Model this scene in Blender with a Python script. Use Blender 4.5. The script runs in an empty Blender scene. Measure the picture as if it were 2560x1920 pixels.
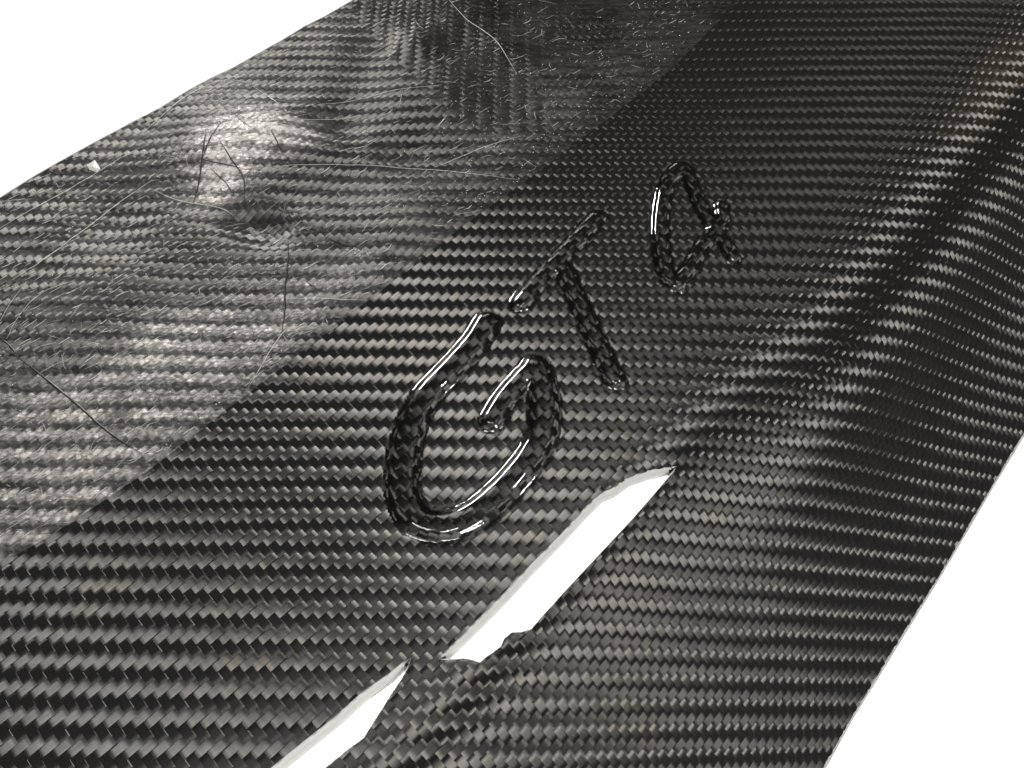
import bpy, math, random
import numpy as np
random.seed(7); rng = np.random.default_rng(7)
C = bpy.context.scene.collection
sc = bpy.context.scene
sc.unit_settings.scale_length = 0.01            # one unit is a centimetre
V3 = np.array

# ------------------------------------------------------------------ camera
FPX, PITCH, DIST = 2000.0, math.radians(55.56), 21.05
cd = bpy.data.cameras.new('camera'); cam = bpy.data.objects.new('camera', cd); C.objects.link(cam)
cd.sensor_width = 36; cd.lens = 36 * FPX / 2560; cd.clip_start = 0.5; cd.clip_end = 3000
cam.location = (0, -DIST * math.cos(PITCH), DIST * math.sin(PITCH))
cam.rotation_euler = (math.pi / 2 - PITCH, 0, 0)
sc.camera = cam
CAM = V3(cam.location); FW = -CAM / DIST; RT = V3([1., 0, 0]); UPV = np.cross(RT, FW)

# ------------------------------------------------------------------ light
w = bpy.data.worlds.new('World'); sc.world = w; w.use_nodes = True
w.node_tree.nodes['Background'].inputs[0].default_value = (1, 0.97, 0.92, 1)
w.node_tree.nodes['Background'].inputs[1].default_value = 0.03
sc.view_settings.view_transform = 'Standard'; sc.view_settings.look = 'None'
sc.view_settings.exposure = 0; sc.view_settings.gamma = 1

FI = math.radians(49.8)
NX, NY = math.sin(FI), -math.cos(FI)            # downhill direction across the crease
def area_lamp(n, l, z, dist, length, width, power, col=(1, .98, .95)):
    """a ceiling tube or an added lamp; direction from the panel as parts across the crease, along it and upward"""
    from mathutils import Vector, Matrix
    nh, lh = Vector((NX, NY, 0)), Vector((-NY, NX, 0))
    d = (nh * n + lh * l + Vector((0, 0, z))).normalized()
    x = (lh - d * lh.dot(d)).normalized(); y = d.cross(x)
    L = bpy.data.lights.new('area_lamp', 'AREA'); L.shape = 'RECTANGLE'; L.size = length; L.size_y = width; L.energy = power; L.color = col
    o = bpy.data.objects.new('area_lamp', L); C.objects.link(o)
    M = Matrix((x, y, d)).transposed().to_4x4(); M.translation = d * dist; o.matrix_world = M
area_lamp(-.85, .37, .42, 150, 34, 8, 195000)
area_lamp(.25, -.21, .95, 150, 40, 7, 62000, (1, .985, .97))
area_lamp(.30, .38, .87, 150, 12, 10, 60000)
area_lamp(.80, -.20, .49, 150, 60, 7, 118000, (1, .985, .96))
area_lamp(-.18, -.23, .95, 150, 28, 38, 42000, (1, .985, .96))
area_lamp(.17, .88, .46, 150, 16, 40, 420, (1, .6, .25))     # warm lamp added to lay a faint brown reflection on the panel
for lx, ly in ((-14, 4), (0, 14), (14, 14), (8, -2), (-6, -6)):     # unseen lamps added under the panel to keep the backdrop white
    l = bpy.data.lights.new('backdrop_fill', 'AREA'); l.shape = 'RECTANGLE'; l.size = 14; l.size_y = 14; l.energy = 9000
    o = bpy.data.objects.new('backdrop_fill', l); C.objects.link(o); o.location = (lx, ly, -14.0)

# ------------------------------------------------------------------ shape of the panel
CX, CY = 10.6, 4.0                                # a point on the crease
A_PEAK, A_END = math.radians(47), math.radians(36)
dd = np.linspace(-40, 40, 8001)
def sstep(t): t = np.clip(t, 0, 1); return t * t * (3 - 2 * t)
alpha = A_PEAK * sstep((dd + 1.7) / 4.2) - (A_PEAK - A_END) * sstep((dd - 2.2) / 3.0) + math.radians(8) * sstep((dd - 6.5) / 3) + math.radians(5) * sstep((dd + 4.5) / 3.5) * (1 - sstep((dd + .9) / 2))
step = dd[1] - dd[0]
alpha_b = math.radians(36) * sstep((dd + 2.5) / 2.3)          # lower down the crease softens into an even bend
def profile(al):
    Sa = np.cumsum(1 / np.cos(al)) * step; Sa -= np.interp(-5, dd, Sa) + 5     # arc length is measured along the slope
    Ha = -np.cumsum(np.tan(al)) * step; Ha -= np.interp(-8, dd, Ha)
    return Sa, Ha
Sarc, Hc = profile(alpha); Sarc_b, Hc_b = profile(alpha_b)
CURV = 0.0015
def crease_d(x, y): return (x - CX) * NX + (y - CY) * NY
def crease_w(x, y): return sstep(((y - CY) * NX - (x - CX) * NY + 11) / 9)
def base_h(x, y):
    d = crease_d(x, y); w_ = crease_w(x, y)
    return CURV * y * y + w_ * np.interp(d, dd, Hc) + (1 - w_) * np.interp(d, dd, Hc_b)

def ray(px, py):
    d = FW + RT * (px - 1280) / FPX + UPV * (960 - py) / FPX
    return d
def at(px, py):
    """the point of the bare sheet that the photograph shows at a pixel"""
    d = ray(px, py); t0, t1 = 5., 200.
    f = lambda t: (CAM + t * d)[2] - base_h((CAM + t * d)[0], (CAM + t * d)[1])
    ts = np.linspace(5, 80, 400); v = [f(t) for t in ts]
    k = next((i for i in range(len(v) - 1) if v[i] > 0 >= v[i + 1]), None)
    if k is None: return None
    a, b = ts[k], ts[k + 1]
    for _ in range(30):
        m = (a + b) / 2
        if f(m) > 0: a = m
        else: b = m
    P = CAM + a * d
    return (P[0], P[1])
def pts(lst, s=1.0, ox=0, oy=0): return V3([at(x / s + ox, y / s + oy) for x, y in lst])

def smooth_line(P, n=4):
    """Catmull-Rom through the points"""
    P = V3(P); Q = np.vstack([2 * P[0] - P[1], P, 2 * P[-1] - P[-2]]); out = []
    for i in range(1, len(Q) - 2):
        for k in range(n):
            t = k / n; a, b, c, d = Q[i - 1], Q[i], Q[i + 1], Q[i + 2]
            out.append(.5 * ((2 * b) + (-a + c) * t + (2 * a - 5 * b + 4 * c - d) * t * t + (-a + 3 * b - 3 * c + d) * t ** 3))
    out.append(P[-1]); return V3(out)

# outline of the sheet, slots, film
top_edge = pts([(0, 494), (74, 447), (147, 405), (264, 341), (329, 306), (400, 270), (470, 226), (525, 197), (582, 170), (640, 137), (705, 100), (760, 66), (811, 41), (882, 0)])
right_edge = pts([(2560, 1083), (2476, 1222), (2349, 1438), (2249, 1599), (2188, 1699), (2132, 1788), (2060, 1918)])
u0 = top_edge[0] - top_edge[3]; u0 /= np.linalg.norm(u0)
u1 = top_edge[-1] - top_edge[-4]; u1 /= np.linalg.norm(u1)
r0 = right_edge[0] - right_edge[2]; r0 /= np.linalg.norm(r0)
r1 = right_edge[-1] - right_edge[-3]; r1 /= np.linalg.norm(r1)
outline = np.vstack([[top_edge[0] + u0 * 4], top_edge, [top_edge[-1] + u1 * 4.5], [right_edge[0] + r0 * 14], right_edge, [right_edge[-1] + r1 * 4]])
outline[len(top_edge) + 1] = top_edge[-1] + u1 * 10
outline[len(top_edge) + 2] = [36, 30]
outline = np.insert(outline, len(top_edge) + 3, right_edge[0] + r0 * 12, axis=0)
outline = np.vstack([outline, [[-3, -13.5], [-17.5, -13.5]]])
slot_a = pts([(2010, 125), (1950, 131), (1880, 145), (1790, 175), (1720, 225), (1660, 250), (1580, 330), (1480, 440), (1350, 570), (1200, 730), (1080, 850), (990, 940), (920, 1010), (960, 1012), (1030, 1005), (1070, 1012), (1105, 1025), (1130, 1000), (1160, 980), (1200, 950), (1215, 915), (1250, 885), (1292, 884), (1340, 870), (1400, 800), (1500, 690), (1650, 530), (1800, 370), (1930, 220)], 1.8433, 600, 1100)
slot_b = pts([(785, 1010), (770, 1050), (750, 1090), (690, 1180), (640, 1260), (570, 1370), (490, 1430), (390, 1512), (290, 1610), (60, 1610), (150, 1512), (250, 1430), (370, 1335), (440, 1280), (560, 1170), (690, 1080), (750, 1030)], 1.8433, 600, 1100)
film_edge = pts([(0, 1397), (50, 1385), (116, 1348), (231, 1273), (382, 1169), (578, 1018), (810, 839), (960, 723), (1157, 567), (1308, 457), (1504, 312), (1678, 174), (1850, 0)])
film_poly = np.vstack([[film_edge[0] + [-5, -1.2]], film_edge, [film_edge[-1] + [6, 6.8]], [[4, 30], [-20, 24], [-26, -2]]])

# regular grid carrying the height of the sheet and the distance to its rim
GX0, GX1, GY0, GY1, GS = -20., 38., -14., 32., 0.05
gx = np.arange(GX0, GX1, GS); gy = np.arange(GY0, GY1, GS)
XX, YY = np.meshgrid(gx, gy)
def seg_dist(X, Y, P, closed=True):
    D = np.full(X.shape, 1e9); n = len(P)
    for i in range(n if closed else n - 1):
        a, b = P[i], P[(i + 1) % n]; ab = b - a; L = ab @ ab + 1e-12
        t = np.clip(((X - a[0]) * ab[0] + (Y - a[1]) * ab[1]) / L, 0, 1)
        D = np.minimum(D, (X - a[0] - t * ab[0]) ** 2 + (Y - a[1] - t * ab[1]) ** 2)
    return np.sqrt(D)
def inside(X, Y, P):
    c = np.zeros(X.shape, bool); n = len(P)
    for i in range(n):
        (x1, y1), (x2, y2) = P[i], P[(i + 1) % n]
        if y1 == y2: continue
        c ^= ((y1 > Y) != (y2 > Y)) & (X < (x2 - x1) * (Y - y1) / (y2 - y1) + x1)
    return c
def sdist(X, Y, P): return np.where(inside(X, Y, P), 1, -1) * seg_dist(X, Y, P)
cg = 2                                            # the rim distance needs only a coarser grid
Xc, Yc = XX[::cg, ::cg], YY[::cg, ::cg]
SDc = np.minimum(sdist(Xc, Yc, outline), np.minimum(-sdist(Xc, Yc, slot_a), -sdist(Xc, Yc, slot_b)))
FDc = np.minimum(sdist(Xc, Yc, film_poly), sdist(Xc, Yc, outline))
def bil(G, x, y, s):
    u = np.clip((x - GX0) / s, 0, G.shape[1] - 1.001); v = np.clip((y - GY0) / s, 0, G.shape[0] - 1.001)
    i = u.astype(int); j = v.astype(int); u = u - i; v = v - j
    return G[j, i] * (1 - u) * (1 - v) + G[j, i + 1] * u * (1 - v) + G[j + 1, i] * (1 - u) * v + G[j + 1, i + 1] * u * v

# letters: centre lines of their strokes
k1 = (1.58, 900, 350); k5 = (4.1475, 1500, 350)
G_line = smooth_line(pts([(500, 722), (452, 800), (350, 915), (262, 1010), (205, 1120), (175, 1240), (166, 1350), (178, 1430), (225, 1500), (310, 1525), (400, 1505), (490, 1450), (590, 1355), (670, 1255), (720, 1150), (728, 1050), (715, 960), (690, 895)], *k1), 3)
G_bar = smooth_line(pts([(690, 895), (640, 945), (575, 1020), (520, 1110)], *k1), 3)
T_bar = smooth_line(pts([(940, 305), (870, 385), (790, 470), (700, 570), (632, 648)], *k1), 2)
T_stem = smooth_line(pts([(800, 500), (850, 610), (905, 730), (960, 850), (1010, 950)], *k1), 2)
four_1 = smooth_line(pts([(1255, 690), (1265, 800), (1200, 930), (1060, 1110), (920, 1340), (790, 1510)], *k5), 3)
four_2 = smooth_line(pts([(790, 1510), (690, 1390), (640, 1150), (625, 900), (650, 650), (710, 430), (830, 290), (900, 330)], *k5), 3)
four_3 = smooth_line(pts([(900, 330), (990, 560), (1090, 780), (1210, 940), (1300, 1080), (1380, 1230)], *k5), 3)
letters = [('G', [(G_line, .36), (G_bar, .30)], .15), ('T', [(T_bar, .27), (T_stem, .27)], .125), ('4', [(four_1, .22), (four_2, .25), (four_3, .22)], .12)]
def blur(A, n=1):
    for _ in range(n):
        A = (np.roll(A, 1, 0) + 2 * A + np.roll(A, -1, 0)) / 4; A = (np.roll(A, 1, 1) + 2 * A + np.roll(A, -1, 1)) / 4
    return A
LH = np.zeros(XX.shape); MOAT = np.zeros(XX.shape); Lmask = []
for nm, strokes, h in letters:
    allp = np.vstack([s for s, _ in strokes]); x0, y0 = allp.min(0) - .8; x1, y1 = allp.max(0) + .8
    i0, i1 = int((x0 - GX0) / GS), int((x1 - GX0) / GS); j0, j1 = int((y0 - GY0) / GS), int((y1 - GY0) / GS)
    sx, sy = XX[j0:j1, i0:i1], YY[j0:j1, i0:i1]
    f = np.zeros(sx.shape); rr = np.full(sx.shape, 9.)
    for s, R in strokes:
        r = seg_dist(sx, sy, s, False) / R
        f = np.maximum(f, h * np.clip(1 - r ** 4, 0, 1)); rr = np.minimum(rr, r)
    MOAT[j0:j1, i0:i1] = np.maximum(MOAT[j0:j1, i0:i1], .022 * np.exp(-((rr - 1.06) / .16) ** 2)); LH[j0:j1, i0:i1] = np.maximum(LH[j0:j1, i0:i1], f); Lmask.append((nm, i0, i1, j0, j1, rr))
LH = blur(LH, 1)

def fbm(X, Y, scale, octaves=3, seed=0):
    r = np.random.default_rng(seed); out = np.zeros(X.shape); amp = 1; tot = 0
    for o in range(octaves):
        n = 64; T = r.standard_normal((n, n)); u = (X / scale + 7.3 * o) % n; v = (Y / scale + 3.1 * o) % n
        i = u.astype(int) % n; j = v.astype(int) % n; fu = sstep(u - np.floor(u)); fv = sstep(v - np.floor(v)); i2 = (i + 1) % n; j2 = (j + 1) % n
        out += amp * (T[j, i] * (1 - fu) * (1 - fv) + T[j, i2] * fu * (1 - fv) + T[j2, i] * (1 - fu) * fv + T[j2, i2] * fu * fv)
        tot += amp; amp *= .5; scale = scale / 2
    return out / tot

# the rough flange: its edge sinks a little, a dome, a pit and slow waves
FD = bil(FDc, XX, YY, GS * cg)
fl = sstep(FD / 1.5)
def gauss(cx, cy, sx, sy, rot=0):
    c, s = math.cos(rot), math.sin(rot); u = (XX - cx) * c + (YY - cy) * s; v = -(XX - cx) * s + (YY - cy) * c
    return np.exp(-(u / sx) ** 2 - (v / sy) ** 2)
dome = at(620, 350); pit = at(640, 560); rise = at(500, 235); vall = at(840, 320)
RH = fl * (.10 * fbm(XX, YY, 3.0, 2, 1) + .55 * gauss(dome[0], dome[1], 2.3, 1.6, .2) - .34 * gauss(pit[0], pit[1], 1.3, .6, -.4)
           + .25 * gauss(rise[0], rise[1], 1.2, .7, .7) - .18 * gauss(vall[0], vall[1], 1.2, 1.0, .4))
RH = blur(RH, 4)
HB = base_h(XX, YY) + RH
wv = .012 * fbm(XX, YY, 2.5, 2, 5)                # hand-laid cloth is never perfectly even
HB = HB + wv
HT = HB + .46 * LH - MOAT                                 # cloth follows the raised letters
def grads(H): gyv, gxv = np.gradient(H, GS); return gxv, gyv
TGX, TGY = grads(blur(HT, 1))
MGX, MGY = grads(blur(HB, 2))

# ------------------------------------------------------------------ materials
def mat(name):
    m = bpy.data.materials.new(name); m.use_nodes = True; nt = m.node_tree; nt.nodes.clear()
    return m, nt, nt.nodes.new('ShaderNodeOutputMaterial')
def N(nt, t, **kw):
    n = nt.nodes.new(t)
    for k, v in kw.items():
        if isinstance(v, (int, float, tuple)) and k in [i.name for i in n.inputs]: n.inputs[k].default_value = v
        else: setattr(n, k, v)
    return n
def ramp(nt, src, p0, p1, c0=0., c1=1.):
    r = nt.nodes.new('ShaderNodeMapRange'); r.inputs['From Min'].default_value = p0; r.inputs['From Max'].default_value = p1
    r.inputs['To Min'].default_value = c0; r.inputs['To Max'].default_value = c1; nt.links.new(src, r.inputs['Value']); return r.outputs[0]

def tow_material():
    m, nt, out = mat('carbon_fibre'); L = nt.links.new
    g = N(nt, 'ShaderNodeBsdfAnisotropic'); g.distribution = 'BECKMANN'; g.inputs['Anisotropy'].default_value = TOW_ANI
    tan = nt.nodes.new('ShaderNodeTangent'); tan.direction_type = 'UV_MAP'; tan.uv_map = 'fibre'; L(tan.outputs[0], g.inputs['Tangent'])
    uv = nt.nodes.new('ShaderNodeUVMap'); uv.uv_map = 'fibre'
    mp = nt.nodes.new('ShaderNodeMapping'); mp.inputs['Scale'].default_value = (1.2, 45, 1); L(uv.outputs[0], mp.inputs[0])
    nz = nt.nodes.new('ShaderNodeTexNoise'); nz.inputs['Scale'].default_value = 1; nz.inputs['Detail'].default_value = 3; L(mp.outputs[0], nz.inputs['Vector'])
    bmp = nt.nodes.new('ShaderNodeBump'); bmp.inputs['Strength'].default_value = .35; bmp.inputs['Distance'].default_value = .004
    L(nz.outputs[0], bmp.inputs['Height']); L(bmp.outputs[0], g.inputs['Normal'])
    tc = nt.nodes.new('ShaderNodeTexCoord'); n2 = N(nt, 'ShaderNodeTexNoise'); n2.inputs['Scale'].default_value = 3.3; n2.inputs['Detail'].default_value = 4; L(tc.outputs['Object'], n2.inputs['Vector'])
    sc_ = nt.nodes.new('ShaderNodeMath'); sc_.operation = 'MULTIPLY'; L(ramp(nt, nz.outputs[0], .3, .7, .7, 1.1), sc_.inputs[0]); L(ramp(nt, n2.outputs[0], .3, .7, .75, 1.1), sc_.inputs[1])
    # every tow has its own slight tint, cool to warm
    oi = nt.nodes.new('ShaderNodeObjectInfo'); tint = nt.nodes.new('ShaderNodeMix'); tint.data_type = 'RGBA'
    nb = N(nt, 'ShaderNodeTexNoise'); nb.inputs['Scale'].default_value = .45; nb.inputs['Detail'].default_value = 2; L(tc.outputs['Object'], nb.inputs['Vector'])
    hf = nt.nodes.new('ShaderNodeMath'); hf.operation = 'MULTIPLY_ADD'; L(oi.outputs['Random'], hf.inputs[0]); hf.inputs[1].default_value = .45; L(ramp(nt, nb.outputs[0], .35, .65, 0, .55), hf.inputs[2])
    tint.inputs['A'].default_value = TOW_COOL; tint.inputs['B'].default_value = TOW_WARM; L(hf.outputs[0], tint.inputs['Factor'])
    mx = nt.nodes.new('ShaderNodeMix'); mx.data_type = 'RGBA'; mx.inputs['A'].default_value = (.0, .0, .0, 1); L(tint.outputs['Result'], mx.inputs['B'])
    L(sc_.outputs[0], mx.inputs['Factor']); L(mx.outputs['Result'], g.inputs['Color'])
    L(ramp(nt, n2.outputs[0], .3, .7, TOW_R - .02, TOW_R + .02), g.inputs['Roughness'])
    df = N(nt, 'ShaderNodeBsdfDiffuse'); df.inputs[0].default_value = (.010, .010, .010, 1)
    ad = nt.nodes.new('ShaderNodeAddShader'); L(g.outputs[0], ad.inputs[0]); L(df.outputs[0], ad.inputs[1])
    at_ = nt.nodes.new('ShaderNodeAttribute'); at_.attribute_name = 'sheet_normal'
    cb = nt.nodes.new('ShaderNodeBump'); cb.inputs['Strength'].default_value = .15; cb.inputs['Distance'].default_value = .01
    n3 = N(nt, 'ShaderNodeTexNoise'); n3.inputs['Scale'].default_value = 1.2; L(tc.outputs['Object'], n3.inputs['Vector']); L(n3.outputs[0], cb.inputs['Height']); L(at_.outputs['Vector'], cb.inputs['Normal'])
    ct = N(nt, 'ShaderNodeBsdfGlossy'); ct.inputs['Roughness'].default_value = .07; ct.inputs[0].default_value = (1, 1, 1, 1); L(cb.outputs[0], ct.inputs['Normal'])
    fr = N(nt, 'ShaderNodeFresnel'); fr.inputs[0].default_value = 1.45; L(cb.outputs[0], fr.inputs['Normal'])
    ac = nt.nodes.new('ShaderNodeAttribute'); ac.attribute_name = 'gloss'
    cw = nt.nodes.new('ShaderNodeMath'); cw.operation = 'MULTIPLY'; L(fr.outputs[0], cw.inputs[0]); L(ac.outputs['Fac'], cw.inputs[1])
    ms = nt.nodes.new('ShaderNodeMixShader'); L(cw.outputs[0], ms.inputs[0]); L(ad.outputs[0], ms.inputs[1]); L(ct.outputs[0], ms.inputs[2])
    L(ms.outputs[0], out.inputs[0]); return m
TOW_COOL, TOW_WARM, TOW_R, TOW_ANI = (.092, .093, .094, 1), (.112, .105, .094, 1), .46, .68
M_TOW = tow_material()

def plain(name, col, rough, noise=.0, spec=.5):
    m, nt, out = mat(name); L = nt.links.new
    p = N(nt, 'ShaderNodeBsdfPrincipled'); p.inputs['Roughness'].default_value = rough; p.inputs['Specular IOR Level'].default_value = spec
    tc = nt.nodes.new('ShaderNodeTexCoord'); n = N(nt, 'ShaderNodeTexNoise'); n.inputs['Scale'].default_value = 4; n.inputs['Detail'].default_value = 5; L(tc.outputs['Object'], n.inputs['Vector'])
    mx = nt.nodes.new('ShaderNodeMix'); mx.data_type = 'RGBA'
    mx.inputs['A'].default_value = tuple(c * (1 - noise) for c in col) + (1,); mx.inputs['B'].default_value = tuple(min(1, c * (1 + noise)) for c in col) + (1,)
    L(n.outputs[0], mx.inputs['Factor']); L(mx.outputs['Result'], p.inputs['Base Color']); L(p.outputs[0], out.inputs[0]); return m
M_BASE = plain('black_resin', (.004, .004, .004), .5, .3, .2)
M_EDGE = plain('cut_edge_resin', (.45, .45, .44), .5, .25)
M_SLOT = plain('slot_lip_resin', (.52, .52, .50), .45, .12)
M_SHEET = plain('white_board', (.86, .86, .85), .8, .02)
M_SCRATCH = plain('scratch_white', (.46, .45, .42), .35, .3)
M_RIDGE = plain('resin_ridge_grey', (.42, .41, .39), .3, .4)
M_CREASE = plain('crease_black', (.01, .01, .01), .4, .3)
M_FLECK = plain('resin_fleck_white', (.8, .78, .74), .3, .1)

def letter_material():
    m, nt, out = mat('clear_resin'); L = nt.links.new
    tr = N(nt, 'ShaderNodeBsdfTransparent'); tr.inputs[0].default_value = (.87, .87, .88, 1)
    gl = N(nt, 'ShaderNodeBsdfGlossy'); gl.inputs['Roughness'].default_value = .04; gl.inputs[0].default_value = (1, 1, 1, 1)
    fr = N(nt, 'ShaderNodeFresnel'); fr.inputs[0].default_value = 1.6
    b = nt.nodes.new('ShaderNodeBump'); b.inputs['Strength'].default_value = .08; b.inputs['Distance'].default_value = .02
    tc = nt.nodes.new('ShaderNodeTexCoord'); n = N(nt, 'ShaderNodeTexNoise'); n.inputs['Scale'].default_value = 5; n.inputs['Detail'].default_value = 2; L(tc.outputs['Object'], n.inputs['Vector']); L(n.outputs[0], b.inputs['Height'])
    L(b.outputs[0], gl.inputs['Normal']); L(b.outputs[0], fr.inputs['Normal'])
    mx = nt.nodes.new('ShaderNodeMixShader'); L(fr.outputs[0], mx.inputs[0]); L(tr.outputs[0], mx.inputs[1]); L(gl.outputs[0], mx.inputs[2])
    L(mx.outputs[0], out.inputs[0]); return m
M_LETTER = letter_material()

def film_material():
    m, nt, out = mat('cloudy_film'); L = nt.links.new
    tc = nt.nodes.new('ShaderNodeTexCoord')
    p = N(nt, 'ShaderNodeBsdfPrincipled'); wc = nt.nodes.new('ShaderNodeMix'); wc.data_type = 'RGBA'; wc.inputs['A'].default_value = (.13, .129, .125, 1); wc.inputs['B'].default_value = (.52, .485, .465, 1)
    wa_ = nt.nodes.new('ShaderNodeAttribute'); wa_.attribute_name = 'milk_and_glare'; L(wa_.outputs['Fac'], wc.inputs['Factor']); L(wc.outputs['Result'], p.inputs['Base Color'])
    p.inputs['IOR'].default_value = 1.5
    # wrinkles drawn out along the tows
    mp = nt.nodes.new('ShaderNodeMapping'); mp.inputs['Rotation'].default_value = (0, 0, math.radians(-42)); mp.inputs['Scale'].default_value = (1.2, 6, 1); L(tc.outputs['Object'], mp.inputs[0])
    n1 = N(nt, 'ShaderNodeTexNoise'); n1.inputs['Scale'].default_value = 1.6; n1.inputs['Detail'].default_value = 6; n1.inputs['Distortion'].default_value = .6; L(mp.outputs[0], n1.inputs['Vector'])
    n2 = N(nt, 'ShaderNodeTexNoise'); n2.inputs['Scale'].default_value = 9; n2.inputs['Detail'].default_value = 5; L(tc.outputs['Object'], n2.inputs['Vector'])
    ad = nt.nodes.new('ShaderNodeMath'); ad.operation = 'ADD'; L(n1.outputs[0], ad.inputs[0]); L(n2.outputs[0], ad.inputs[1])
    b = nt.nodes.new('ShaderNodeBump'); b.inputs['Strength'].default_value = .8; b.inputs['Distance'].default_value = .05; L(ad.outputs[0], b.inputs['Height']); L(b.outputs[0], p.inputs['Normal'])
    L(ramp(nt, n2.outputs[0], .35, .7, .16, .34), p.inputs['Roughness']); p.inputs['Specular IOR Level'].default_value = .4
    n3 = N(nt, 'ShaderNodeTexNoise'); n3.inputs['Scale'].default_value = .5; n3.inputs['Detail'].default_value = 4; L(tc.outputs['Object'], n3.inputs['Vector'])
    ca = nt.nodes.new('ShaderNodeAttribute'); ca.attribute_name = 'milk_and_glare'
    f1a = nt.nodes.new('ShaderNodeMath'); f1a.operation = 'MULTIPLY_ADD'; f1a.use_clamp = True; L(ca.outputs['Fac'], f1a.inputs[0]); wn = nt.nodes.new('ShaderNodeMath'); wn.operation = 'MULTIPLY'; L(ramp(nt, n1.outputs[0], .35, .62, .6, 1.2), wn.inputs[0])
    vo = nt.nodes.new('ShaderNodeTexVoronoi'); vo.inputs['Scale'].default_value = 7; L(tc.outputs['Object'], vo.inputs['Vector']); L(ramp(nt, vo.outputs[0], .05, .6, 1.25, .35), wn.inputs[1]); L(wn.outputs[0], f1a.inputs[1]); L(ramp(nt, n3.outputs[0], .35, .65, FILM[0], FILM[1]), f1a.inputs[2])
    f1 = f1a.outputs[0]
    ad2 = nt.nodes.new('ShaderNodeMath'); ad2.operation = 'MULTIPLY_ADD'; L(ramp(nt, n1.outputs[0], .45, .75, 0, .2), ad2.inputs[0]); ad2.inputs[1].default_value = 1; L(f1, ad2.inputs[2])
    tr = N(nt, 'ShaderNodeBsdfTransparent'); tr.inputs[0].default_value = (.82, .82, .82, 1)
    mx = nt.nodes.new('ShaderNodeMixShader'); L(ad2.outputs[0], mx.inputs[0]); L(tr.outputs[0], mx.inputs[1]); L(p.outputs[0], mx.inputs[2])
    L(mx.outputs[0], out.inputs[0]); return m
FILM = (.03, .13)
M_FILM = film_material()

# ------------------------------------------------------------------ object helpers
def link(name, me, parent=None, m=None):
    o = bpy.data.objects.new(name, me); C.objects.link(o)
    if parent: o.parent = parent
    if m: me.materials.append(m)
    return o
def grid_mesh(name, V, Q, smooth=True):
    me = bpy.data.meshes.new(name); V = np.asarray(V, np.float32); Q = np.asarray(Q, np.int32)
    me.vertices.add(len(V)); me.vertices.foreach_set('co', V.ravel())
    me.loops.add(Q.size); me.loops.foreach_set('vertex_index', Q.ravel())
    me.polygons.add(len(Q)); me.polygons.foreach_set('loop_start', np.arange(0, Q.size, 4, dtype=np.int32))
    me.update(calc_edges=True)
    if smooth: me.polygons.foreach_set('use_smooth', np.ones(len(Q), bool))
    return me
def compact(V, Q, *extra):
    used = np.unique(Q); mp = np.full(len(V), -1); mp[used] = np.arange(len(used))
    return (V[used], mp[Q]) + tuple(e[used] for e in extra)
def snap(x, y, SD, margin):
    """points just outside the rim are drawn onto it"""
    s = bil(SD, x, y, GS * cg); e = .06
    gxv = (bil(SD, x + e, y, GS * cg) - bil(SD, x - e, y, GS * cg)) / (2 * e); gyv = (bil(SD, x, y + e, GS * cg) - bil(SD, x, y - e, GS * cg)) / (2 * e)
    n = np.hypot(gxv, gyv) + 1e-6; k = np.where((s < 0) & (s > -margin), -s, 0) / n
    return x + gxv / n * k, y + gyv / n * k, s

# ------------------------------------------------------------------ backdrop
bx = 400
me = bpy.data.meshes.new('backdrop'); me.from_pydata([(-bx, -bx, -25), (bx, -bx, -25), (bx, bx, -25), (-bx, bx, -25)], [], [(0, 1, 2, 3)])
o = link('backdrop', me, None, M_SHEET); o['kind'] = 'structure'

# ------------------------------------------------------------------ the panel
panel = bpy.data.objects.new('carbon_fibre_panel', None); C.objects.link(panel)
panel['label'] = 'glossy black woven carbon fibre panel with raised letters, slots and scratched cloudy flange'
panel['category'] = 'car panel'

# laminate under the cloth: top and bottom faces
S2 = 2
xs, ys = XX[::S2, ::S2], YY[::S2, ::S2]; sh = xs.shape
x2, y2, s2 = snap(xs.ravel(), ys.ravel(), SDc, .12)
idx = np.arange(x2.size).reshape(sh); Q = np.stack([idx[:-1, :-1], idx[:-1, 1:], idx[1:, 1:], idx[1:, :-1]], -1).reshape(-1, 4)
ok = (s2[Q] > -.115).all(1) & (s2[Q] > 0).any(1); Q = Q[ok]
zt = bil(HT, x2, y2, GS) - .03
V, Qc = compact(np.c_[x2, y2, zt], Q)
V2 = V - [0, 0, .20]
me = grid_mesh('laminate', np.vstack([V, V2]), np.vstack([Qc, Qc[:, ::-1] + len(V)]))
link('laminate', me, panel, M_BASE)

def wall(name, P, sign, prof, m, label=None):
    """a strip that follows a closed cut line; prof = (offset outward, drop)"""
    P = V3(P); n = len(P); nxt = np.roll(P, -1, 0); T = nxt - np.roll(P, 1, 0); T /= np.linalg.norm(T, axis=1)[:, None]
    Nn = np.c_[T[:, 1], -T[:, 0]] * sign
    V, Q = [], []
    z = bil(HT, P[:, 0], P[:, 1], GS)
    for off, dz in prof: V.append(np.c_[P + Nn * off, z + dz])
    V = np.vstack(V)
    for r in range(len(prof) - 1):
        for i in range(n): j = (i + 1) % n; Q.append((r * n + i, r * n + j, (r + 1) * n + j, (r + 1) * n + i))
    me = grid_mesh(name, V, Q); o = link(name, me, panel, m)
    if label: o['label'] = label
    return o
def densify(P, s=.15, close=True):
    out = []
    for i in range(len(P) if close else len(P) - 1):
        a, b = P[i], P[(i + 1) % len(P)]; k = max(1, int(np.linalg.norm(b - a) / s))
        out += [a + (b - a) * t / k for t in range(k)]
    return V3(out)
def area(P): return .5 * np.sum(P[:, 0] * np.roll(P[:, 1], -1) - np.roll(P[:, 0], -1) * P[:, 1])
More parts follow.
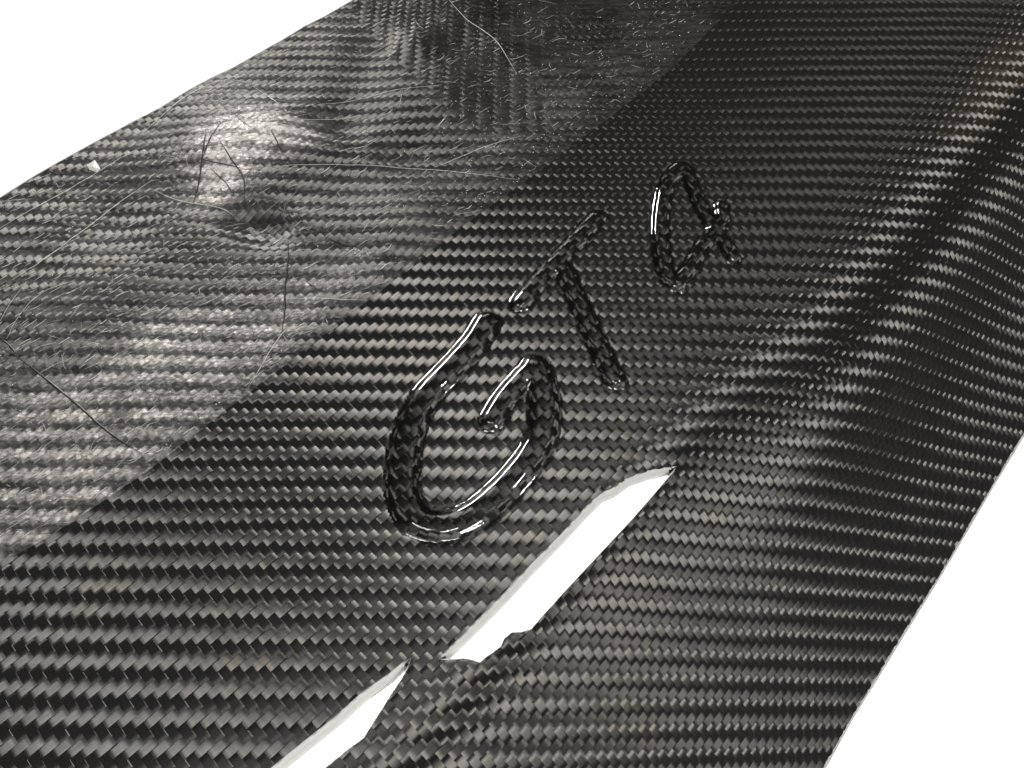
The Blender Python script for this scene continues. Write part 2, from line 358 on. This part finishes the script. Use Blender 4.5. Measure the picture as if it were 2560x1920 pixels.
def wall_lip(name, P, sign, m):
    P = V3(P); T = np.roll(P, -1, 0) - np.roll(P, 1, 0); T /= np.linalg.norm(T, axis=1)[:, None]; Nn = np.c_[T[:, 1], -T[:, 0]] * sign
    f = np.clip(Nn[:, 0] * NX + Nn[:, 1] * NY - .1, 0, 1) ** .7
    for _ in range(6): f = (np.roll(f, 1) + 2 * f + np.roll(f, -1)) / 4
    z = bil(HT, P[:, 0], P[:, 1], GS); V = []; Q = []; n = len(P)
    for off, dz, c in ((-.02, .012, 0), (.008, 0, .02), (.012, -.05, .07), (.013, -.12, .12), (.014, -.30, .15)):
        V.append(np.c_[P + Nn * (off + .75 * c * f)[:, None], z + dz])
    V = np.vstack(V)
    for r in range(4):
        for i in range(n): j = (i + 1) % n; Q.append((r * n + i, r * n + j, (r + 1) * n + j, (r + 1) * n + i))
    return link(name, grid_mesh(name, V, Q), panel, m)
so = 1 if area(outline) > 0 else -1
wall('cut_edge', densify(outline), so, [(-.02, .012), (.03, .005), (.07, -.04), (.075, -.23)], M_EDGE, 'pale grey trimmed edge of the sheet')
for sl in (slot_a, slot_b):
    ss = -1 if area(sl) > 0 else 1
    wall_lip('slot_lip', densify(sl), ss, M_SLOT)

# tows --------------------------------------------------------------
W = 0.2; AMP = .0098; LENS = .0065; NA = 6; DS = .2 / 3.5
r2 = math.sqrt(.5)
PH1, PH2 = 0.03, 0.11
def unroll_inv(X, Y):
    du = (X - CX) * NX + (Y - CY) * NY
    w_ = crease_w(X, Y); Dt = w_ * np.interp(du, Sarc, dd) + (1 - w_) * np.interp(du, Sarc_b, dd)
    return X + (Dt - du) * NX, Y + (Dt - du) * NY
vert_zone = pts([(840, -60), (905, 60), (1010, 170), (1120, 260), (1230, 330), (1390, 330), (1330, 200), (1400, 60), (1440, -60)])
VZc = sdist(Xc, Yc, vert_zone)
def make_tow(fam, k):
    # family 0 runs along '/', family 1 along '\'
    t = np.arange(-40, 56, DS); c = (np.arange(NA + 1) / NA - .5) * W * .945
    T, Cc = np.meshgrid(t, c, indexing='ij')
    off = k * W + Cc + .006 * np.sin(T * .55 + k * 1.7) + .0035 * np.sin(T * 2.3 + k * 2.9)
    if fam == 0: X = (T - off) * r2; Y = (T + off) * r2
    else: X = (T + off) * r2; Y = (-T + off) * r2
    x, y = unroll_inv(X + PH1, Y + PH2)
    s0 = bil(SDc, x, y, GS * cg)
    inb = (x > GX0 + .5) & (x < GX1 - .5) & (y > GY0 + .5) & (y < GY1 - .5)
    s0 = np.where(inb, s0, -9)
    rows = np.where((s0 > -.12).any(1))[0]
    if len(rows) < 3: return None
    a, b = rows[0], rows[-1] + 1
    X, Y, x, y, T, Cc = (A[a:b] for A in (X, Y, x, y, T, Cc)); inb = inb[a:b]
    x, y, s = snap(x, y, SDc, .06)
    s = np.where(inb, s, -9)
    # phase of the twill along the tow, in tow widths
    i = k; jj = T / W
    vz = bil(VZc, x.mean(1), y.mean(1), GS * cg)[:, None]
    # tow i of family 0 meets tow j of family 1 at T = j W on the first and T = -i W on the second;
    # it lies on top where (i + j) mod 4 < 2 (rows lie level) or (j - i) mod 4 < 2 (rows stand upright)
    if fam == 0:
        g = np.sin(2 * math.pi * (jj + k) / 4 + math.pi / 4); g2 = np.sin(2 * math.pi * (jj - k) / 4 + math.pi / 4)
    else:
        g = -np.sin(2 * math.pi * (k - jj) / 4 + math.pi / 4); g2 = -np.sin(2 * math.pi * (k + jj) / 4 + math.pi / 4)
    g = np.where(vz > 0, g2, g)
    z = AMP * np.tanh(3.3 * g) / math.tanh(3.3) - LENS * (2 * Cc / W) ** 4 - .002 * (2 * Cc / W) ** 2
    gX = bil(TGX, x, y, GS); gY = bil(TGY, x, y, GS); L = np.sqrt(1 + gX ** 2 + gY ** 2)
    h = bil(HT, x, y, GS)
    P = np.stack([x - gX / L * z, y - gY / L * z, h + z / L], -1)
    mX = bil(MGX, x, y, GS); mY = bil(MGY, x, y, GS); mL = np.sqrt(1 + mX ** 2 + mY ** 2)
    Nn = np.stack([-mX / mL, -mY / mL, 1 / mL], -1)
    n = P.shape[0]; idx = np.arange(n * (NA + 1)).reshape(n, NA + 1)
    Q = np.stack([idx[:-1, :-1], idx[1:, :-1], idx[1:, 1:], idx[:-1, 1:]], -1).reshape(-1, 4)
    sf = s.ravel(); gf = np.broadcast_to(g, s.shape).ravel()
    ok = (sf[Q] > -.058).all(1) & (sf[Q] > 0).any(1)
    if ok.sum() < 4: return None
    Q = Q[ok]
    out = []
    rid = Q[:, 0] // (NA + 1)                          # a slot can cut a tow into pieces: each is its own tow
    urow = np.unique(rid); cut = np.where(np.diff(urow) > 1)[0]; starts = np.r_[0, cut + 1]; ends = np.r_[cut, len(urow) - 1]
    QA = Q
    for sa, sb in zip(starts, ends):
        Q = QA[(rid >= urow[sa]) & (rid <= urow[sb])]
        if len(Q) < 8: continue
        out.append(finish(P, Q, Nn, T, Cc, k))
    return out
def finish(P, Q, Nn, T, Cc, k):
    V, Qc, Nc, UVt = compact(P.reshape(-1, 3), Q, Nn.reshape(-1, 3), np.stack([T + k * 1.37, Cc + k * .731], -1).reshape(-1, 2))
    # flip to face up
    if np.cross(V[Qc[:, 1]] - V[Qc[:, 0]], V[Qc[:, 2]] - V[Qc[:, 0]])[:, 2].sum() < 0: Qc = Qc[:, ::-1]
    # how large it shows in the picture
    D = V - CAM; zc = D @ FW; px = 1280 + FPX * (D @ RT) / zc; py = 960 - FPX * (D @ UPV) / zc
    seen = ((px > 0) & (px < 2560) & (py > 0) & (py < 1920)); size = (seen / zc ** 2).sum()
    return V, Qc, Nc, UVt, size
def tow_mesh(V, Q, Nn, UV):
    me = grid_mesh('tow', V, Q)
    # the bare gloss coat covers the cloth only where no film or letter resin lies on it
    g = np.clip(-bil(FDc, V[:, 0], V[:, 1], GS * cg) / .05, 0, 1) * np.clip(1 - bil(LH, V[:, 0], V[:, 1], GS) / .015, 0, 1)
    ga = me.attributes.new('gloss', 'FLOAT', 'POINT'); ga.data.foreach_set('value', g.astype(np.float32))
    at_ = me.attributes.new('sheet_normal', 'FLOAT_VECTOR', 'POINT'); at_.data.foreach_set('vector', np.asarray(Nn, np.float32).ravel())
    uvl = me.uv_layers.new(name='fibre'); uvl.data.foreach_set('uv', np.asarray(UV[Q.ravel()], np.float32).ravel())
    return me
tows = []
for fam in (0, 1):
    for k in range(-160, 260):
        r = make_tow(fam, k)
        if r: tows += r
tows.sort(key=lambda r: -r[4])
for r in tows[:300]: link('tow', tow_mesh(*r[:4]), panel, M_TOW)
rest = [r for r in tows[300:] if r[4] > 0]
if rest:
    offs = np.cumsum([0] + [len(r[0]) for r in rest[:-1]])
    me = tow_mesh(np.vstack([r[0] for r in rest]), np.vstack([r[1] + o_ for r, o_ in zip(rest, offs)]), np.vstack([r[2] for r in rest]), np.vstack([r[3] for r in rest]))
    o = link('tow', me, panel, M_TOW); o['kind'] = 'stuff'
print('tows', len(tows), 'rest', len(rest), 'quads', sum(len(r[1]) for r in tows))

# raised letters ----------------------------------------------------
lab = {'G': 'raised letter G, the largest, at the lower left of the word', 'T': 'raised letter T in the middle of the word', '4': 'raised numeral 4 at the upper right of the word'}
for nm, i0, i1, j0, j1, rr in Lmask:
    x = XX[j0:j1, i0:i1]; y = YY[j0:j1, i0:i1]
    prof = LH[j0:j1, i0:i1]; sh = x.shape
    z = HB[j0:j1, i0:i1] + prof - .5 * MOAT[j0:j1, i0:i1] + .024 * sstep((1.45 - rr) / .35)
    idx = np.arange(x.size).reshape(sh); Q = np.stack([idx[:-1, :-1], idx[:-1, 1:], idx[1:, 1:], idx[1:, :-1]], -1).reshape(-1, 4)
    ok = (rr.ravel()[Q] < 1.38).all(1); Q = Q[ok]
    V, Qc = compact(np.c_[x.ravel(), y.ravel(), z.ravel()], Q)
    o = link('raised_letter', grid_mesh('raised_letter', V, Qc), panel, M_LETTER); o['label'] = lab[nm]

# cloudy film over the flange --------------------------------------
def weave_z(x, y):
    X, Y = x - PH1, y - PH2; a = (X + Y) * r2 / W; b = (-X + Y) * r2 / W
    i, k = np.round(b), np.round(a); vz = bil(VZc, x, y, GS * cg) > 0
    g0 = np.where(vz, np.sin(math.pi / 2 * (a - i) + math.pi / 4), np.sin(math.pi / 2 * (a + i) + math.pi / 4))
    g1 = -np.where(vz, np.sin(math.pi / 2 * (k - b) + math.pi / 4), np.sin(math.pi / 2 * (k + b) + math.pi / 4))
    z0 = AMP * np.tanh(3.3 * g0) - .012 * np.abs(2 * (b - i)) ** 3; z1 = AMP * np.tanh(3.3 * g1) - .012 * np.abs(2 * (a - k)) ** 3
    return np.maximum(z0, z1)
def film_z(x, y): return bil(HB, x, y, GS) + .020 + .9 * weave_z(x, y) + .010 * fbm(x, y, .35, 3, 9)
S3 = 1
xs, ys = XX[::S3, ::S3], YY[::S3, ::S3]; sh = xs.shape
x2, y2, s2 = snap(xs.ravel(), ys.ravel(), FDc, .08)
idx = np.arange(x2.size).reshape(sh); Q = np.stack([idx[:-1, :-1], idx[:-1, 1:], idx[1:, 1:], idx[1:, :-1]], -1).reshape(-1, 4)
ok = (s2[Q] > -.078).all(1) & (s2[Q] > 0).any(1); Q = Q[ok]
V, Qc = compact(np.c_[x2, y2, x2 * 0], Q)
V[:, 2] = film_z(V[:, 0], V[:, 1])
wh = np.zeros(len(V))                              # milky resin plus lamp glare painted in: dome, lower left and streaks
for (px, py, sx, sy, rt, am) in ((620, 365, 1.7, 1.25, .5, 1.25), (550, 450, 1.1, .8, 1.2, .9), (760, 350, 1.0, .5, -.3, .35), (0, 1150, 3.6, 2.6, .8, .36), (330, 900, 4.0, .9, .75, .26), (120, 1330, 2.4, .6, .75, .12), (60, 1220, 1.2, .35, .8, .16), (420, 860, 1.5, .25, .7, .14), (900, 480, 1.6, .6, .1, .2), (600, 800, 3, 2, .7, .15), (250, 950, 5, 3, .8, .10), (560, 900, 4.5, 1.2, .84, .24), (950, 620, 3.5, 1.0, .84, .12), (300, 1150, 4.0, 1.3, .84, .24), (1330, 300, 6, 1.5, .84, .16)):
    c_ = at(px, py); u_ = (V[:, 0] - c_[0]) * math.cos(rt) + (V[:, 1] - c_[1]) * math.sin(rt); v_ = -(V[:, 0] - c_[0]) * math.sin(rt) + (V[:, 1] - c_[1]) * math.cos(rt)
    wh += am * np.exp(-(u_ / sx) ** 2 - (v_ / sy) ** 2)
X_, Y_ = V[:, 0] - PH1, V[:, 1] - PH2; a_ = (X_ + Y_) * r2 / W; b_ = (-X_ + Y_) * r2 / W     # milkiness and painted glare are strongest on the tows that stand proud along one direction
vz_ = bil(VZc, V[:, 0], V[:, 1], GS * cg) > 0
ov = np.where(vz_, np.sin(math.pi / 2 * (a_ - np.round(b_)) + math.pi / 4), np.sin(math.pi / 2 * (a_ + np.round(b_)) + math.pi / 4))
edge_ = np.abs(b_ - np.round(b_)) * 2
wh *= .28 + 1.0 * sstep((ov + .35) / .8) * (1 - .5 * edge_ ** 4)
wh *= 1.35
for (px, py, sx, sy, am) in ((600, 330, 1.5, 1.0, .5), (550, 440, .9, .9, .4), (700, 350, 1.2, .6, .3)):  # more glare painted over the whole dome, tows and gaps alike
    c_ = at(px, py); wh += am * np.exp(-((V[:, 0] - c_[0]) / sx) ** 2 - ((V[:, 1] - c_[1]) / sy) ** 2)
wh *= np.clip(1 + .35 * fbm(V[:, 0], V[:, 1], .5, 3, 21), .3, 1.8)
fme = grid_mesh('flange_film', V, Qc); wa = fme.attributes.new('milk_and_glare', 'FLOAT', 'POINT'); wa.data.foreach_set('value', wh.astype(np.float32))
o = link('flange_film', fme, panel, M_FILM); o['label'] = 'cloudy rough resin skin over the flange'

def hair(P, r, lift=.0):
    """a thin ridge lying on the film, triangular in section"""
    P = V3(P); T = np.gradient(P, axis=0); T /= np.linalg.norm(T, axis=1)[:, None] + 1e-9; Nn = np.c_[T[:, 1], -T[:, 0]]
    n = len(P); tap = np.clip(np.minimum(np.arange(n), np.arange(n)[::-1]) / max(1, n * .25), .15, 1)[:, None]
    Lf = P + Nn * r * tap; Rt = P - Nn * r * tap
    V = np.vstack([np.c_[Lf, film_z(Lf[:, 0], Lf[:, 1]) + lift - .002], np.c_[P, film_z(P[:, 0], P[:, 1]) + r * .8 + lift], np.c_[Rt, film_z(Rt[:, 0], Rt[:, 1]) + lift - .002]])
    Q = []
    for i in range(n - 1): Q += [(i, i + 1, n + i + 1, n + i), (n + i, n + i + 1, 2 * n + i + 1, 2 * n + i)]
    return V, [q[::-1] for q in Q]
def img_line(lst, s=1., ox=0, oy=0, n=6):
    return smooth_line(pts(lst, s, ox, oy), n)
c2 = (1.7015, 0, 0); c3 = (2.212, 0, 700)
white = [([(0, 975), (160, 880), (340, 775), (500, 690), (600, 640)], c2, .014), ([(60, 1200), (130, 1150), (240, 1070), (370, 960), (480, 870), (590, 800), (650, 770)], c2, .018),
         ([(1080, 742), (1200, 725), (1300, 715), (1560, 705), (1700, 712), (1850, 722), (2030, 745), (2210, 768)], c2, .013), ([(1850, 712), (1950, 672), (2050, 632), (2212, 585)], c2, .016),
         ([(640, 800), (710, 835), (780, 855), (900, 868), (960, 885), (1000, 912)], c2, .018), ([(620, 560), (700, 485), (780, 420), (850, 382), (920, 352), (985, 345), (1060, 360)], c2, .02),
         ([(1060, 360), (1130, 410), (1180, 450), (1230, 505)], c2, .012), ([(1350, 450), (1480, 425), (1570, 408), (1700, 385), (1870, 378)], c2, .012), ([(1560, 125), (1620, 95), (1690, 68)], c2, .012),
         ([(1530, 245), (1600, 215), (1660, 185)], c2, .01), ([(1860, 545), (1900, 500)], c2, .02), ([(470, 1240), (560, 1180), (680, 1120)], c2, .01), ([(610, 1345), (640, 1325), (665, 1312)], c2, .02),
         ([(1230, 545), (1330, 520), (1480, 490), (1560, 480)], c2, .01), ([(1220, 1265), (1330, 1265), (1450, 1275), (1560, 1280)], c2, .013), ([(0, 860), (80, 850), (140, 848)], c2, .012),
         ([(100, 780), (150, 765), (220, 740)], c2, .014), ([(1905, 0), (1950, 50), (1990, 90), (2050, 130), (2110, 180), (2160, 250), (2200, 320)], c2, .02),
         ([(1610, 590), (1560, 620), (1500, 640)], c2, .013), ([(780, 200), (800, 190), (830, 185)], c3, .02), ([(1360, 620), (1420, 520), (1500, 380), (1580, 270), (1620, 265), (1660, 300)], c3, .016),
         ([(40, 330), (110, 220), (250, 90), (430, 20)], c3, .011), ([(0, 250), (60, 160), (140, 60)], c3, .011), ([(780, 205), (850, 175), (940, 150)], c3, .014)]
dark = [([(20, 370), (170, 480), (320, 600), (440, 700), (560, 810), (680, 900), (790, 965)], c3, .026), ([(1225, 1030), (1222, 1130), (1210, 1220), (1208, 1310), (1198, 1420)], c2, .024),
        ([(1490, 400), (1560, 405), (1640, 408)], c3, .013), ([(870, 705), (905, 640), (950, 575)], c2, .02), ([(820, 860), (850, 770), (885, 640), (890, 580)], c2, .02), ([(950, 640), (990, 700), (1040, 770), (1040, 860)], c2, .018),
        ([(870, 705), (960, 720), (1030, 735)], c2, .018), ([(1160, 590), (1190, 640), (1215, 690)], c2, .018), ([(1380, 1010), (1450, 1035), (1520, 1055)], c2, .018), ([(1000, 500), (1040, 560), (1090, 600)], c2, .016),
        ([(900, 730), (960, 780), (1000, 840)], c2, .016), ([(1690, 0), (1730, 30), (1780, 60)], c3, .014), ([(0, 1440), (40, 1470), (90, 1531)], c2, .02)]
for lst, k, r in white:
    V, Q = hair(img_line(lst, *k), r * .72, .004); link('scratch', grid_mesh('scratch', V, Q), panel, M_SCRATCH)
for lst, k, r in dark:
    V, Q = hair(img_line(lst, *k), r * 1.15, .006); link('crease', grid_mesh('crease', V, Q), panel, M_CREASE)
# the many fine scratches that cannot be told apart
Vs, Qs = [], []; nv = 0
for i in range(1700):
    px, py = rng.uniform(0, 1750), rng.uniform(0, 1380)
    p = at(px, py)
    if p is None: continue
    fd = float(bil(FDc, V3([p[0]]), V3([p[1]]), GS * cg)[0])
    if fd < .15: continue
    ang = math.radians(rng.normal(40, 14)) if rng.random() < .8 else rng.uniform(0, math.pi)
    ln = rng.gamma(1.6, .13) + .08; bend = rng.normal(0, .25)
    tt = np.linspace(-.5, .5, 6); pp = V3([p[0] + ln * (tt * math.cos(ang) - bend * tt ** 2 * math.sin(ang)), p[1] + ln * (tt * math.sin(ang) + bend * tt ** 2 * math.cos(ang))]).T
    if (bil(FDc, pp[:, 0], pp[:, 1], GS * cg) < .05).any(): continue
    V, Q = hair(pp, rng.uniform(.003, .0075), .003); Vs.append(V); Qs += [tuple(a + nv for a in q) for q in Q]; nv += len(V)
o = link('scratch', grid_mesh('scratch', np.vstack(Vs), Qs), panel, M_SCRATCH); o['kind'] = 'stuff'; o['label'] = 'fine pale scratches all over the cloudy flange'
# ridges of resin along the edges of the tows
nh_ = 9000; aa = rng.integers(-150, 120, 40000); bb = rng.integers(-60, 200, 40000)
keep = []
for a_, b_ in zip(aa, bb):
    if (a_ + b_) % 4 != 0: continue
    a = (a_ + rng.normal(.5, .25)) * W; b = (b_ + .5) * W; x = (a - b) * r2 + PH1; y = (a + b) * r2 + PH2
    if not (GX0 < x < GX1 and GY0 < y < GY1): continue
    if float(bil(FDc, V3([x]), V3([y]), GS * cg)[0]) < .2 or rng.random() < min(.85, max(.1, (y + 2) / 14)): continue
    keep.append((x, y))
Vs, Qs = [], []; nv = 0; tt = np.linspace(-.5, .5, 4)
for x, y in keep:
    ang = math.radians(45 + rng.normal(0, 7)); ln = rng.uniform(.16, .42); bend = rng.normal(0, .3)
    pp = V3([x + ln * (tt * math.cos(ang) - bend * tt ** 2 * math.sin(ang)), y + ln * (tt * math.sin(ang) + bend * tt ** 2 * math.cos(ang))]).T
    V, Q = hair(pp, rng.uniform(.007, .015), .007); Vs.append(V); Qs += [tuple(a + nv for a in q) for q in Q]; nv += len(V)
o = link('resin_ridge', grid_mesh('resin_ridge', np.vstack(Vs), Qs), panel, M_RIDGE); o['kind'] = 'stuff'
# flecks of resin
Vs, Qs = [], []; nv = 0
for i in range(1300):
    px, py = rng.uniform(0, 1800), rng.uniform(0, 1380)
    if rng.random() < .6: px, py = rng.uniform(1100, 1750), rng.uniform(0, 520)
    p = at(px, py)
    if p is None: continue
    if float(bil(FDc, V3([p[0]]), V3([p[1]]), GS * cg)[0]) < .1: continue
    r = rng.uniform(.006, .022); z0 = float(film_z(V3([p[0]]), V3([p[1]]))[0])
    m = 6; ring = [(p[0] + r * math.cos(a) * rng.uniform(.6, 1.3), p[1] + r * math.sin(a) * rng.uniform(.6, 1.3), z0 - .002) for a in np.arange(m) * 2 * math.pi / m]
    Vs.append(V3(ring + [(p[0], p[1], z0 + r * .8)])); Qs += [(nv + a, nv + (a + 1) % m, nv + m, nv + m) for a in range(m)]; nv += m + 1
me = bpy.data.meshes.new('resin_fleck'); me.from_pydata([tuple(v) for v in np.vstack(Vs)], [], [q[:3] for q in Qs])
o = link('resin_fleck', me, panel, M_FLECK); o['kind'] = 'stuff'
# a larger pale chip near the upper left rim
cp = pts([(218, 415), (238, 402), (252, 424), (243, 432), (225, 426)])
me = bpy.data.meshes.new('chip'); zc = film_z(cp[:, 0], cp[:, 1])
me.from_pydata([(a, b, c + .004) for (a, b), c in zip(cp, zc)] + [(cp[:, 0].mean(), cp[:, 1].mean(), zc.mean() + .03)], [], [(i, (i + 1) % 5, 5) for i in range(5)])
o = link('resin_chip', me, panel, M_SCRATCH); o['label'] = 'pale triangular chip on the flange near its upper left edge'
